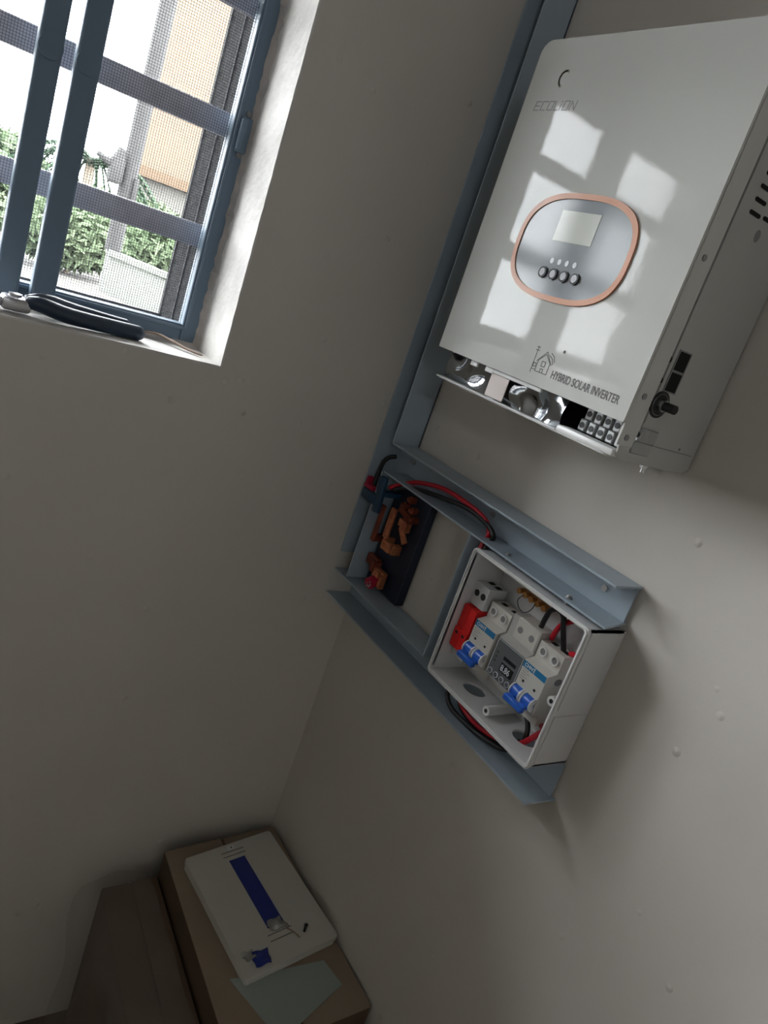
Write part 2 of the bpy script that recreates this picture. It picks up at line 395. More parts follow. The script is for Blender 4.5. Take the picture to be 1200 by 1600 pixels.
obj('joint_tab', bx((-.054, .0056, 1.508), (-.085, .0070, 1.556)), 'zinc', tv)
th = thing('cable_trunking', 'upper horizontal grey steel trunking with wires in it, above the open breaker box', 'trunking', (-.37, 0, 1.50), 'grey steel trunking frame')
obj('back_web', bx((-.060, .0052, 1.500), (-.683, .0052+t_, 1.566)), 'zinc', th)
obj('top_flange', flat([(.054, 0), (.685, 0), (.688, D), (.058, D)], [], t_, lambda p: (-p[0], .003+p[1]*.96, 1.563+p[2])), 'zinc', th)
obj('bottom_flange', flat([(.060, 0), (.684, 0), (.700, D), (.060, D)], [], t_, lambda p: (-p[0], .003+p[1]*.96, 1.500+p[2])), 'zinc', th)
for x in (-.0669, -.3436, -.6291): screw(th, x, .0087, 1.534)
for x in (-.46, -.61):
    obj('fixing_screw', join(cyl((x, .058, 1.503), (x, .058, 1.508), .007, 10, .003), cyl((x, .060, 1.502), (x, .060, 1.488), .0025, 8)), 'chrome', th, True)
tb = thing('cable_trunking', 'lower horizontal grey steel trunking passing below the open breaker box', 'trunking', (-.37, 0, 1.18), 'grey steel trunking frame')
obj('back_web', bx((-.001, .0052, 1.182), (-.695, .0052+t_, 1.245)), 'zinc', tb)
obj('top_flange', bx((-.001, .009, 1.2405), (-.368, D, 1.2405+t_), .0008, 1), 'zinc', tb)
obj('bottom_flange', flat([(.001, 0), (.703, 0), (.700, D), (.001, D)], [], t_, lambda p: (-p[0], .003+p[1]*.96, 1.180+p[2])), 'zinc', tb)
screw(tb, -.20, .0087, 1.212); 
ts = thing('cable_trunking', 'short upright grey steel trunking hugging the left side of the open breaker box', 'trunking', (-.39, 0, 1.245), 'grey steel trunking frame')
obj('back_web', bx((-.370, .001, 1.2445), (-.4085, .0045, 1.4995)), 'zinc', ts)
obj('side_flange', bx((-.366, .001, 1.2445), (-.3695, D, 1.4995), .0008, 1), 'zinc', ts)

# ------------------------------------------------------------------ inverter
iv = thing('inverter', 'large glossy white hybrid solar inverter with an orange-rimmed control panel, mounted on the wall', 'inverter', (-.46, 0, 1.745))
X0, X1 = -.249, -.669; ZB, ZT = 1.793, 2.284
obj('housing', bx((X0-.004, .004, ZB+.002), (X1+.0015, .150, ZT-.012), .003), 'invs', iv)
obj('rear_plate', bx((X0-.004, .0035, 1.749), (X1+.002, .008, ZB+.02)), 'invs', iv)
# side panel with vent area (right-hand side, facing away from the corner)
side = lambda x: (lambda p: (x-p[2], p[0], p[1]))       # u=y, v=z, w outward (-x)
sp_out = [(.006, 1.753), (.016, 1.746), (.160, 1.7440), (.172, 1.749), (.174, 1.7625), (.1455, 1.7635), (.1455, 2.275), (.006, 2.275)]
obj('side_panel', flat(sp_out, [], .003, side(X1)), 'invs', iv)
obj('side_panel', flat([(.006, 1.748), (.150, 1.757), (.150, 2.27), (.006, 2.27)], [], -.002, side(X0)), 'invs', iv)
obj('fold_seam', join(bx((X1-.0036, .012, 1.7725), (X1-.0026, .143, 1.7738)), bx((X1-.0036, .1440, 1.80), (X1-.0026, .1452, 2.27))), 'inner', iv)
# front cover: face plate, orange panel on it, returns along the sides
cov = obj('front_cover', join(
    flat(rrect(.247, ZB, .673, ZT, [.004, .020, .003, .003]), [], .006, lambda p: (-p[0], .181+p[2], p[1])),
    bx((X1-.004, .149, 1.7635), (X1-.0005, .182, ZT-.004)), bx((-.247, .149, ZB), (-.2505, .182, ZT-.012)), bx((-.262, .149, ZT-.007), (X1, .182, ZT-.001))), 'invw', iv)
# vents
sv = obj('vent_slot', flat(rrect(-.0125, -.0026, .0125, .0026, .0025, 3), [], .0008, side(X1-.003)), 'cavity', iv)
sv.location = Vector((0, .108, 2.0863))*S-Vector((ORG[iv.name].x*0, 0, 0))*S
ORIG = sv.location.copy()
k = 0
for c_, y in enumerate((.108, .0765, .045)):
    for r_ in range(12):
        if c_ == 0 and r_ == 0: continue
        o = bpy.data.objects.new('vent_slot', sv.data); C.objects.link(o); o.parent = iv
        o.location = ORIG+Vector((0, y-.108, .0158*r_+.002*c_))*S
obj('keyhole', flat(circ(.0845, 2.066, .0055, 12, .008), [], .0006, side(X1-.003)), 'inner', iv)
for nm, y, z, s_ in (('data_port', .1232, 1.889, .0125), ('data_port', .1231, 1.8607, .0125)):
    q = obj(nm, flat([(y-s_*.95, z-s_), (y+s_*.95, z-s_), (y+s_*.95, z+s_), (y-s_*.95, z+s_)], [], .001, side(X1-.003)), 'cavity', iv)
    obj('port_rim', flat([(y-s_*1.1, z-s_*1.15), (y+s_*1.1, z-s_*1.15), (y+s_*1.1, z+s_*1.15), (y-s_*1.1, z+s_*1.15)], [[(y-s_*.95, z-s_), (y+s_*.95, z-s_), (y+s_*.95, z+s_), (y-s_*.95, z+s_)]], .0015, side(X1-.003)), 'inner', q)
    obj('pilot_hole', flat(circ(.1474, z-.002, .0036, 12), [], .0006, side(X1-.003)), 'cavity', iv)
sw = obj('rotary_switch', cyl((X1-.003, .131, 1.8285), (X1-.0045, .131, 1.8285), .0185, 28), 'black', iv, True)
obj('switch_nut', join(ring((X1-.0045, .131, 1.8285), (X1-.013, .131, 1.8285), .0085, .005, 6), ring((X1-.0045, .131, 1.8285), (X1-.0052, .131, 1.8285), .0150, .0142, 28)), 'chrome', sw, True)
obj('switch_button', cyl((X1-.0045, .131, 1.8285), (X1-.030, .131, 1.8285), .0062, 16), 'black', sw, True)
for y, z in ((.168, 2.013), (.168, 1.8325), (.168, 1.775)):
    obj('screw', cyl((X1-.0035, y, z), (X1-.0055, y, z), .0042, 12), 'inner', iv, True)
for y, z in ((.1362, 1.779), (.0461, 1.778)): obj('screw', cyl((X1-.003, y, z), (X1-.004, y, z), .002, 10), 'inner', iv, True)
obj('mounting_bolt', join(cyl((-.640, .060, 1.752), (-.640, .060, 1.728), .0035, 10), cyl((-.640, .060, 1.742), (-.640, .060, 1.735), .0065, 6)), 'chrome', iv, True)
# bottom bay
obj('bay_floor', flat(rrect(.252, .02, .668, .178, [.018, .018, .0, .0]), [], .0035, lambda p: (-p[0], p[1], 1.7435+p[2])), 'invs', iv)
obj('bay_back', bx((X0-.004, .098, 1.747), (X1+.002, .1015, ZB+.004)), 'navy', iv)
def filmf(u, v):
    x = -.262-.292*u
    dy = .007*math.sin(u*13+.6)*math.sin(math.pi*v)+.010*math.exp(-((u-.17)/.05)**2)*(v-.3)-.012*math.exp(-((u-.78)/.06)**2)*(1-v)
    return (x, .164+dy, 1.7475+.043*v)
obj('protective_film', grid(70, 10, filmf), 'film', iv, 'all')
obj('cream_card', bx((-.388, .1745, 1.749), (-.432, .1760, 1.788), .0005, 1), 'peach', iv, label='pale peach card strip behind the film')
obj('lower_lip', join(bx((-.256, .176, 1.7445), (-.560, .179, 1.7475), .001, 1)), 'white', iv)
obj('cover_clip', bx((-.333, .176, 1.784), (-.352, .1795, 1.7925), .001, 1), 'white', iv)
obj('cover_clip', bx((-.372, .176, 1.784), (-.392, .1795, 1.7925), .001, 1), 'white', iv)
obj('cover_rail', bx((-.392, .176, 1.786), (-.508, .180, 1.7925), .001, 1), 'white', iv)
obj('terminal_ledge', bx((-.560, .150, 1.7455), (-.669, .179, 1.7555), .003), 'white', iv, True)
tm = None
for k in range(6):
    x = -.5725-.0178*k
    o = obj('terminal_block', join(bx((x, .110, 1.7565), (x-.0135, .150, 1.774), .0015, 1), bx((x-.002, .110, 1.774), (x-.0155, .146, 1.793), .0015, 1)), 'term', iv, True)
    for (z, y, dx) in ((1.765, .1502, 0), (1.783, .1462, .002)):
        obj('terminal_screw', cyl((x-.0068-dx, y-.001, z), (x-.0068-dx, y+.0008, z), .0043, 12), 'black', o, True)
# control panel
cx, cz = -.4655, 1.9895
def blob(a, b, n=64, e=2.9):
    P = []
    for i in range(n):
        t = 2*math.pi*i/n; c_, s_ = math.cos(t), math.sin(t)
        P.append((a*math.copysign(abs(c_)**(2/e), c_), b*math.copysign(abs(s_)**(2/e), s_)))
    return P
Y = .187
rimo = obj('control_panel', flat(blob(.1145, .0750, e=2.75), [], .0012, front(cx, Y, cz)), 'panel', iv)
obj('panel_rim', flat(blob(.1165, .0770, e=2.75), [blob(.1085, .0690, e=2.75)], .0030, front(cx, Y, cz)), 'orange', rimo, True, label='orange rim around the control panel')
obj('display_screen', flat([(0, 0), (.078, 0), (.078, .0435), (0, .0435)], [], .0006, front(-.4245, Y+.0012, 1.9975)), 'lcd', rimo)
for k in range(4):
    x = -.4310-.0224*k
    b_ = obj('push_button', cyl((x, Y+.001, 1.9507), (x, Y+.0045, 1.9507), .0066, 20, .0058), 'dull', rimo, True)
    obj('button_ring', ring((x, Y+.001, 1.9507), (x, Y+.0042, 1.9507), .0082, .0068, 22), 'black', b_, True)
    x = -.4400-.0157*k
    obj('indicator_light', flat(circ(0, 0, .0036, 14, .0042), [], .0006, front(x, Y+.0012, 1.9690)), 'led', rimo)
# printing on the cover
def ft(x, z, y=Y): return front(x, y, z)
L = []
def glyph(g, u):
    h = .0125; w_ = .0105; s_ = .0025
    G = {'E': [[(w_, 0), (0, 0), (0, h), (w_, h)], [(0, h/2), (w_*.9, h/2)]], 'C': [[(w_, 0), (0, 0), (0, h), (w_, h)]],
         'O': [[(0, 0), (w_, 0), (w_, h), (0, h), (0, 0)]], 'L': [[(0, h), (0, 0), (w_*.9, 0)]], 'i': [[(0, 0), (0, h*.62)], [(0, h*.9), (0, h)]],
         'N': [[(0, 0), (0, h), (w_, 0), (w_, h)]], '-': [[(w_*.1, h*.5), (w_*.9, h*.5)]]}[g]
    return [[(u+a+b*.2, b) for a, b in l_] for l_ in G]
u = 0
for g, adv in (('E', .0150), ('C', .0150), ('O', .0150), ('L', .0125), ('i', .0065), ('O', .0150), ('N', .0150)):
    L += glyph(g, u); u += adv
obj('brand_lettering', strokes(L, .0016, .0003, ft(-.277, 2.181)), 'printg', iv)
LT = [[(.010*math.cos(a), .011*math.sin(a)) for a in [math.radians(t) for t in range(60, 261, 20)]]]
obj('brand_emblem', strokes(LT, .0035, .0003, ft(-.322, 2.226)), 'emblem', iv)
obj('model_lettering', text('HYBRID SOLAR INVERTER', .0163, .0003, ft(-.5215, 1.8115, Y+.0002), .70), 'print_', iv)
H = [[(0, .004), (.0, .022), (.017, .034), (.034, .022), (.034, .004), (0, .004)], [(-.004, .020), (.017, .038), (.038, .020)], [(.026, .034), (.036, .030), (.041, .022)], [(.029, .038), (.039, .034), (.044, .026)],
     [(.012, .014), (.022, .014), (.022, .022), (.012, .022), (.012, .014)], [(.014, .004), (.014, .010), (.021, .010), (.021, .004)],
     [(-.012, 0), (-.012, .042)], [(-.017, .036), (-.007, .036)], [(-.016, .041), (-.008, .041)], [(-.012, .006), (0, .006)], [(-.010, .010), (-.003, .010), (-.003, .016), (-.010, .016), (-.010, .010)]]
H = [[(.72*a, .92*b) for a, b in l_] for l_ in H]
obj('house_emblem', strokes(H, .0011, .0003, ft(-.487, 1.8095)), 'print_', iv)
obj('registered_mark', text('®', .006, .0003, ft(-.528, 1.850, Y+.0002)), 'print_', iv)

# ------------------------------------------------------------------ breaker box (open)
db = thing('breaker_box', 'open white plastic breaker box without its lid, full of switches, under the inverter', 'electrical box', (-.55, 0, 1.24))
BX0, BX1, BZ0, BZ1, BY = -.4135, -.690, 1.2405, 1.4915, .0905
BF = .0105
wt = .004
obj('back_panel', bx((BX0, .001, BZ0+.004), (BX1, .005, BZ1), .0), 'boxw', db)
obj('side_wall', bx((BX0, .005, BZ0+.006), (BX0-wt, BY, BZ1)), 'boxw', db)
obj('side_wall', join(bx((BX1+wt, .005, BZ0+.006), (BX1, BY, BZ1)), bx((BX1, .020, 1.352), (BX1-.003, .083, BZ1-.003), .001, 1), bx((BX1, .010, BZ0+.012), (BX1-.003, .083, 1.341), .001, 1)), 'boxw', db)
obj('side_wall', bx((BX0, .005, BZ1-wt), (BX1, BY, BZ1)), 'boxw', db)
obj('bottom_wall', flat([(-BX0, .0012), (-BX1, .0012), (-BX1, BY), (-BX0, BY)], [circ(.489, .040, .0235, 24, .021), circ(.628, .040, .0235, 24, .021)], .004, lambda p: (-p[0], p[1], BZ0+.0052+p[2])), 'boxw', db)
o_ = rrect(-BX0-.003, BZ0+.001, -BX1+.003, BZ1+.003, .009); i_ = rrect(-BX0+.004, BZ0+.009, -BX1-.004, BZ1-.0035, .006)
obj('rim', flat(o_, [i_], .006, lambda p: (-p[0], BY-.004+p[2], p[1])), 'boxw', db)
o2 = rrect(-BX0-.0008, BZ0+.0035, -BX1+.0008, BZ1+.001, .008); i2 = rrect(-BX0+.001, BZ0+.0055, -BX1-.001, BZ1-.001, .007)
obj('rim_bead', flat(o2, [i2], .0025, lambda p: (-p[0], BY+.002+p[2], p[1])), 'white', db)
for (x, z) in ((-.5635, 1.2600), (-.6725, 1.3560)):
    q = obj('screw_post', cyl((x, .005, z), (x, .080, z), .0082, 18), 'boxw', db, True)
    obj('post_hole', cyl((x, .080, z), (x, .0806, z), .0036, 12), 'black', q, True)
obj('mounting_rail', join(bx((-.420, .010, 1.325), (-.684, .013, 1.365)), bx((-.420, .013, 1.325), (-.684, .017, 1.328)), bx((-.420, .013, 1.362), (-.684, .017, 1.365)), bx((-.430, .005, 1.335), (-.440, .010, 1.355)), bx((-.665, .005, 1.335), (-.675, .010, 1.355))), 'term', db)
obj('cut_chip', bx((-.655, .020, 1.2500), (-.672, .050, 1.2525)), 'white', db)
eb = obj('earth_bar', bx((-.488, .018, 1.450), (-.560, .026, 1.458), .001, 1), 'brass', db)
for k in range(5): obj('bar_screw', cyl((-.494-.0155*k, .026, 1.454), (-.494-.0155*k, .038, 1.454), .0052, 12), 'brass', eb, True)
obj('earth_bar_foot', join(bx((-.484, .005, 1.448), (-.492, .018, 1.460)), bx((-.556, .005, 1.448), (-.564, .018, 1.460))), 'boxw', db)

# ------------------------------------------------------------------ modules on the rail
def profile_body(x0, x1, P):
    n = len(P); V = [(x0, p[0], p[1]) for p in P]+[(x1, p[0], p[1]) for p in P]
    F = [(i, (i+1) % n, (i+1) % n+n, i+n) for i in range(n)]
    t = tessellate_polygon([[Vector((p[0], p[1], 0)) for p in P]])
    F += [tuple(q) for q in t]+[tuple(i+n for i in reversed(q)) for q in t]
    return V, F
NP = [(.0175, 1.285), (.050, 1.285), (.050, 1.303), (.070, 1.307), (.070, 1.378), (.050, 1.383), (.050, 1.414), (.0175, 1.414)]
def breaker(x0, x1, label, group):
    b = thing('circuit_breaker', label, 'circuit breaker', ((x0+x1)/2, .0175, 1.285), group)
    mid = (x0+x1)/2
    obj('body', join(profile_body(x0, mid-.0004, NP)), 'modw', b); obj('body', join(profile_body(mid+.0004-.0008, x1, NP)), 'modw', b)
    for xs, xe in ((x0, mid), (mid, x1)):
        c_ = (xs+xe)/2
        q = obj('terminal_screw', ring((c_, .050, 1.400), (c_, .0535, 1.400), .0085, .0058, 20), 'white', b, True)
        obj('screw_head', cyl((c_, .0495, 1.400), (c_, .0512, 1.400), .0056, 14), 'inner', q, True)
        obj('wire_entry', bx((c_-.006, .026, 1.4135), (c_+.006, .036, 1.4146)), 'cavity', b)
        obj('status_window', bx((c_-.0022, .0700, 1.343), (c_+.0022, .0704, 1.347)), 'black', b)
        obj('label_strip', bx((xs-.0005, .0700, 1.3665), (xe+.0012, .0705, 1.3770)), 'bluel', b)
        tg = obj('toggle', join(cyl((xs-.004, .070, 1.3235), (xe+.004, .070, 1.3235), .0105, 20), bx((xs-.007, .074, 1.3115), (xe+.007, .086, 1.3200), .002, 1)), 'blue', b, True)
        obj('toggle_collar', join(ring((xs-.0018, .070, 1.3235), (xs-.0042, .070, 1.3235), .0122, .004, 20), ring((xe+.0018, .070, 1.3235), (xe+.0042, .070, 1.3235), .0122, .004, 20)), 'white', tg, True)
    obj('toggle_bar', bx((x0-.005, .083, 1.3075), (x1+.005, .0935, 1.3185), .002, 1), 'blue', b, True)
    obj('logo_lettering', text('CHNT', .0085, .0003, front(x0-.0045, .0706, 1.3690), 1), 'white', b)
    obj('rating_print', strokes([[(.004, z), (.004+l_, z)] for z, l_ in ((.056, .012), (.052, .016), (.048, .010), (.044, .014), (.040, .011))], .0007, .0003, front(x0, .0700, 1.307)), 'inner', b)
    obj('wire_entry_side', flat(circ(.040, 1.368, .0085, 18, .0062), [], .0006, lambda p: (x1-p[2], p[0], p[1])), 'inner', b)
    return b
breaker(-.4585, -.5125, 'left blue-toggled ivory two-pole breaker, between the red module and the meter', 'two-pole breakers')
breaker(-.5880, -.6425, 'right blue-toggled ivory two-pole breaker, at the right end of the row', 'two-pole breakers')
# surge arrester with red cartridges
sg = thing('surge_protector', 'pale grey surge protector with two red plug-in cartridges at the left end of the row', 'surge protector', (-.43, .0175, 1.285))
SPf = [(.0175, 1.290), (.058, 1.290), (.058, 1.300), (.030, 1.302), (.030, 1.388), (.062, 1.390), (.062, 1.432), (.0175, 1.432)]
obj('base', profile_body(-.3995-.0195, -.4545, SPf), 'spdw', sg)
for k in range(2):
    a = -.4195-.0176*k; b_ = a-.0170
    q = obj('red_cartridge', profile_body(a, b_, [(.030, 1.303), (.072, 1.303), (.074, 1.340), (.071, 1.342), (.071, 1.386), (.030, 1.387)]), 'red', sg)
    obj('cartridge_ribs', join(*[bx((a-.002, .068-.0055*j, 1.3865), (b_+.002, .0655-.0055*j, 1.3885)) for j in range(6)]), 'red', q)
    obj('cartridge_slot', bx(((a+b_)/2+.003, .0728, 1.330), ((a+b_)/2-.003, .0745, 1.3345)), 'black', q)
    xx = (a+b_)/2
    q = obj('terminal_screw', cyl((xx, .0618, 1.413), (xx, .0626, 1.413), .0062, 16), 'black', sg, True)
    obj('wire_entry', bx((xx-.005, .028, 1.4318), (xx+.005, .040, 1.4328)), 'cavity', sg)
obj('lower_foot', bx((-.4195, .045, 1.283), (-.4540, .060, 1.2995), .001, 1), 'spdw', sg)
# meter
mt = thing('voltage_protector', 'grey-faced digital voltage protector with a dark numeric display between the two breakers', 'meter', (-.55, .0175, 1.285))
MP = [(.0175, 1.290), (.050, 1.290), (.050, 1.305), (.066, 1.308), (.066, 1.378), (.052, 1.384), (.052, 1.424), (.0175, 1.424)]
obj('body', profile_body(-.5175, -.5855, MP), 'modg', mt)
obj('terminal_cover', bx((-.5300, .018, 1.386), (-.5850, .0535, 1.4245), .002, 1), 'modw', mt, True)
for x in (-.543, -.571): obj('terminal_screw', cyl((x, .0534, 1.405), (x, .0542, 1.405), .0058, 16), 'inner', mt, True)
fp = obj('face_plate', flat(rrect(.5205, 1.309, .5850, 1.3765, .002, 2), [], .0022, lambda p: (-p[0], .066+p[2], p[1])), 'meter', mt)
obj('face_border', strokes([[(.5212, 1.3097), (.5843, 1.3097), (.5843, 1.3758), (.5212, 1.3758), (.5212, 1.3097)]], .0008, .0003, lambda p: (-p[0], .0682+p[2], p[1])), 'led', fp)
dp = obj('numeric_display', bx((-.546, .0682, 1.3285), (-.576, .0692, 1.3445), .0), 'lcdk', fp)
obj('display_digits', text('8.86', .0155, .0003, front(-.5475, .0693, 1.3310), .85), 'led', dp)
dp = obj('numeric_display', bx((-.546, .0682, 1.3500), (-.576, .0690, 1.3560), .0), 'lcdk', fp)
for k in range(4): 
    q = obj('push_button', cyl((-.5285-.0150*k, .068, 1.3180), (-.5285-.0150*k, .0700, 1.3180), .0042, 16), 'meter', fp, True)
    obj('button_ring', ring((-.5285-.0150*k, .068, 1.3180), (-.5285-.0150*k, .0702, 1.3180), .0052, .0044, 16), 'led', q, True)
for z in (1.338, 1.346, 1.354): obj('indicator_light', cyl((-.529, .068, z), (-.529, .069, z), .0016, 8), 'black', fp)

# ------------------------------------------------------------------ wires
def wire(name, label, P, r, m_, group=None):
    o = obj(name, tube(P, r, 10, 8), m_, None, 'all', label=label, cat='wire', group=group, origin=P[0])
    return o
wire('red_cable', 'red cable sagging along the upper trunking from the knife switch to the box top', [(-.085, .062, 1.476), (-.115, .050, 1.499), (-.150, .040, 1.516), (-.225, .040, 1.533), (-.300, .036, 1.533), (-.352, .034, 1.526), (-.377, .036, 1.508), (-.386, .050, 1.4955), (-.389, .056, 1.478)], .0048, 'wred')
wire('black_cable', 'black cable under the red one along the upper trunking to the box top', [(-.100, .060, 1.478), (-.130, .052, 1.496), (-.175, .048, 1.507), (-.240, .042, 1.518), (-.310, .038, 1.526), (-.366, .036, 1.520), (-.392, .038, 1.508), (-.400, .052, 1.496), (-.402, .058, 1.480)], .0048, 'wblack')
wire('black_cable', 'short black cable arching from the corner trunking down into the knife switch', [(-.034, .034, 1.532), (-.022, .042, 1.524), (-.014, .047, 1.508), (-.012, .050, 1.478), (-.018, .056, 1.453)], .0050, 'wblack')
wire('black_cable', 'black cable drooping below the breaker box in the lower trunking, nearest the room', [(-.430, .030, 1.236), (-.432, .040, 1.205), (-.458, .046, 1.190), (-.505, .047, 1.1895), (-.550, .045, 1.193), (-.600, .040, 1.205), (-.628, .038, 1.236)], .0046, 'wblack')
wire('black_cable', 'black cable drooping below the breaker box in the lower trunking, nearest the wall', [(-.440, .020, 1.236), (-.445, .027, 1.210), (-.475, .030, 1.192), (-.525, .030, 1.1905), (-.580, .028, 1.200), (-.615, .030, 1.232)], .0042, 'wblack')
wire('red_cable', 'red cable drooping between the black ones in the lower trunking', [(-.450, .036, 1.236), (-.458, .038, 1.214), (-.490, .038, 1.200), (-.535, .038, 1.199), (-.580, .036, 1.210), (-.610, .045, 1.234)], .0042, 'wred')
wire('black_wire', 'black wire looping up from the meter terminals inside the box', [(-.566, .036, 1.4245), (-.570, .040, 1.443), (-.578, .045, 1.463), (-.592, .046, 1.472), (-.606, .046, 1.468), (-.612, .044, 1.452), (-.622, .032, 1.4145)], .0046, 'wblack')
wire('red_wire', 'short red wire arching between terminals at the top of the box interior', [(-.590, .030, 1.4165), (-.594, .032, 1.436), (-.602, .034, 1.452), (-.612, .034, 1.462), (-.622, .030, 1.470), (-.628, .016, 1.474)], .0046, 'wred')
wire('red_wire', 'red wire running down just inside the right wall of the breaker box', [(-.664, .030, 1.484), (-.668, .045, 1.470), (-.668, .045, 1.450), (-.662, .040, 1.430), (-.634, .028, 1.4165)], .0046, 'wred')
wire('black_wire', 'black wire dropping from the right breaker out of the bottom hole', [(-.605, .034, 1.284), (-.624, .040, 1.270), (-.630, .042, 1.255), (-.630, .042, 1.232)], .0046, 'wblack')
wire('red_wire', 'red wire slanting from the right breaker out of the bottom hole', [(-.640, .030, 1.284), (-.660, .048, 1.290), (-.652, .048, 1.275), (-.638, .045, 1.253), (-.622, .043, 1.232)], .0050, 'wred')
wire('thin_wire', 'thin curled wire hanging from the earth bar inside the box', [(-.509, .040, 1.454), (-.505, .044, 1.442), (-.513, .044, 1.432), (-.527, .044, 1.430), (-.537, .042, 1.440), (-.540, .040, 1.454)], .0008, 'wblack')

# ------------------------------------------------------------------ knife switch in the trunking corner
ks = thing('knife_switch', 'dark navy knife switch with orange copper blades and a blue lever, beside the corner trunking', 'switch', (-.12, .006, 1.25))
obj('base_plate', bx((-.0605, .0015, 1.2495), (-.1865, .024, 1.4985), .002, 1), 'navy', ks)
obj('copper_blade', bx((-.0620, .045, 1.345), (-.0760, .050, 1.430), .001, 1), 'copperd', ks)
obj('copper_blade', bx((-.0620, .024, 1.345), (-.0720, .046, 1.362), .001, 1), 'copperd', ks)
obj('copper_blade', join(bx((-.1020, .047, 1.372), (-.1200, .053, 1.440), .001, 1)), 'copper', ks)
obj('jaw_clip', join(bx((-.108, .024, 1.348), (-.116, .052, 1.374), .001, 1), bx((-.108, .046, 1.348), (-.138, .053, 1.370), .001, 1), cyl((-.118, .053, 1.359), (-.118, .055, 1.359), .005, 12)), 'copper', ks)
obj('jaw_clip', join(bx((-.142, .030, 1.350), (-.145, .053, 1.372)), bx((-.149, .030, 1.350), (-.152, .053, 1.372))), 'copper', ks)
obj('pivot_arm', tf(bx((-.020, -.003, -.007), (.020, .003, .007), .001, 1), lambda p: Matrix.Rotation(math.radians(-42), 3, 'Y') @ p + Vector((-.152, .040, 1.398))), 'copper', ks)
obj('pivot_arm', tf(bx((-.022, -.003, -.007), (.022, .003, .007), .001, 1), lambda p: Matrix.Rotation(math.radians(-10), 3, 'Y') @ p + Vector((-.122, .030, 1.436))), 'copperd', ks)
obj('jaw_clip', join(bx((-.130, .030, 1.412), (-.155, .046, 1.428), .001, 1), bx((-.153, .030, 1.405), (-.158, .046, 1.426), .001, 1)), 'copper', ks)
for (x, z) in ((-.118, 1.452), (-.148, 1.452), (-.160, 1.436), (-.132, 1.470)):
    obj('contact_stud', join(cyl((x, .024, z), (x, .036, z), .008, 10), bx((x-.006, .036, z-.004), (x+.006, .042, z+.004), .001, 1)), 'copperd', ks, True)
obj('lower_contact', join(bx((-.0600, .026, 1.290), (-.098, .040, 1.315), .002, 1), bx((-.092, .026, 1.286), (-.104, .050, 1.310), .002, 1)), 'copperd', ks)
obj('lower_contact', join(bx((-.100, .030, 1.262), (-.140, .044, 1.300), .002, 1), bx((-.112, .044, 1.284), (-.132, .050, 1.298), .001, 1), bx((-.136, .044, 1.270), (-.146, .050, 1.296), .001, 1)), 'copper', ks)
obj('cable_stub', cyl((-.118, .036, 1.276), (-.124, .060, 1.268), .013, 18), 'magenta', ks, True)
obj('stub_strands', join(*[cyl((-.124+.006*math.cos(a), .060, 1.268+.006*math.sin(a)), (-.1243+.006*math.cos(a), .0615, 1.268+.006*math.sin(a)), .0022, 7) for a in [k*1.05 for k in range(6)]]), 'chrome', ks)
obj('blue_lever', join(tf(bx((-.011, -.006, -.040), (.011, .006, .040), .004), lambda p: Matrix.Rotation(math.radians(8), 3, 'Y') @ p + Vector((-.078, .075, 1.455))), bx((-.018, .066, 1.428), (-.080, .082, 1.450), .004), bx((-.066, .024, 1.452), (-.085, .072, 1.464), .002)), 'handle', ks, True)
obj('crimson_grip', join(bx((-.010, .060, 1.440), (-.020, .074, 1.474), .003), bx((-.012, .062, 1.4495), (-.048, .078, 1.459), .003)), 'magenta', ks, True)

# ------------------------------------------------------------------ pile in the corner
def quadbox(P, z0, z1, n=1):
    V = [(x, y, z0) for x, y in P]+[(x, y, z1) for x, y in P]
    return V, [(3, 2, 1, 0), (4, 5, 6, 7), (0, 1, 5, 4), (1, 2, 6, 5), (2, 3, 7, 6), (3, 0, 4, 7)]
ca = thing('carton', 'brown cardboard carton in the dark wall corner, carrying the white lid', 'carton', (-.27, .16, 0))
CP = [(-.020, .008), (-.530, .008), (-.545, .325), (-.045, .300)]
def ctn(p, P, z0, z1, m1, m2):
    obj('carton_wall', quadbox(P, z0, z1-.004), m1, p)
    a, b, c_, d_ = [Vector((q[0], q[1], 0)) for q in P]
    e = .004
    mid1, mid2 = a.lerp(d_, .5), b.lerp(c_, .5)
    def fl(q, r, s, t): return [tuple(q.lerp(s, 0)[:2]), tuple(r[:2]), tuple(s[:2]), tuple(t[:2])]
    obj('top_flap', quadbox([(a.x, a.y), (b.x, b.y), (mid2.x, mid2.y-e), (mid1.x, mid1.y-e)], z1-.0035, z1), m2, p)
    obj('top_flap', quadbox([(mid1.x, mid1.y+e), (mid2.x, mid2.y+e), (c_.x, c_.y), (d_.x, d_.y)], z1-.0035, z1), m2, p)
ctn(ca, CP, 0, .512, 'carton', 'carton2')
lid = thing('box_lid', 'white breaker box lid with a long blue window strip, lying on the corner carton', 'lid', (-.24, .14, .512))
A, B, Cc, Dd = [Vector(p) for p in ((-.097, .276, 0), (-.054, .041, 0), (-.378, .013, 0), (-.418, .250, 0))]
def lidmap(u, v, z): p = A.lerp(Dd, u).lerp(B.lerp(Cc, u), v); return (p.x, p.y, z)
lf = lambda p: lidmap(p[0], p[1], .5265+p[2])
obj('lid_face', flat(rrect(0, 0, 1, 1, .03, 4), [rrect(.135, .405, .745, .595, .0)], .009, lf), 'lid', lid)
obj('lid_skirt', flat(rrect(.006, .008, .994, .992, .03, 4), [rrect(.025, .03, .975, .97, .02, 4)], -.0135, lambda p: lidmap(p[0], p[1], .5265+p[2])), 'lid', lid)
obj('blue_window', flat(rrect(.130, .400, .750, .600, .0), [], .004, lambda p: lidmap(p[0], p[1], .5285+p[2])), 'lidblue', lid)
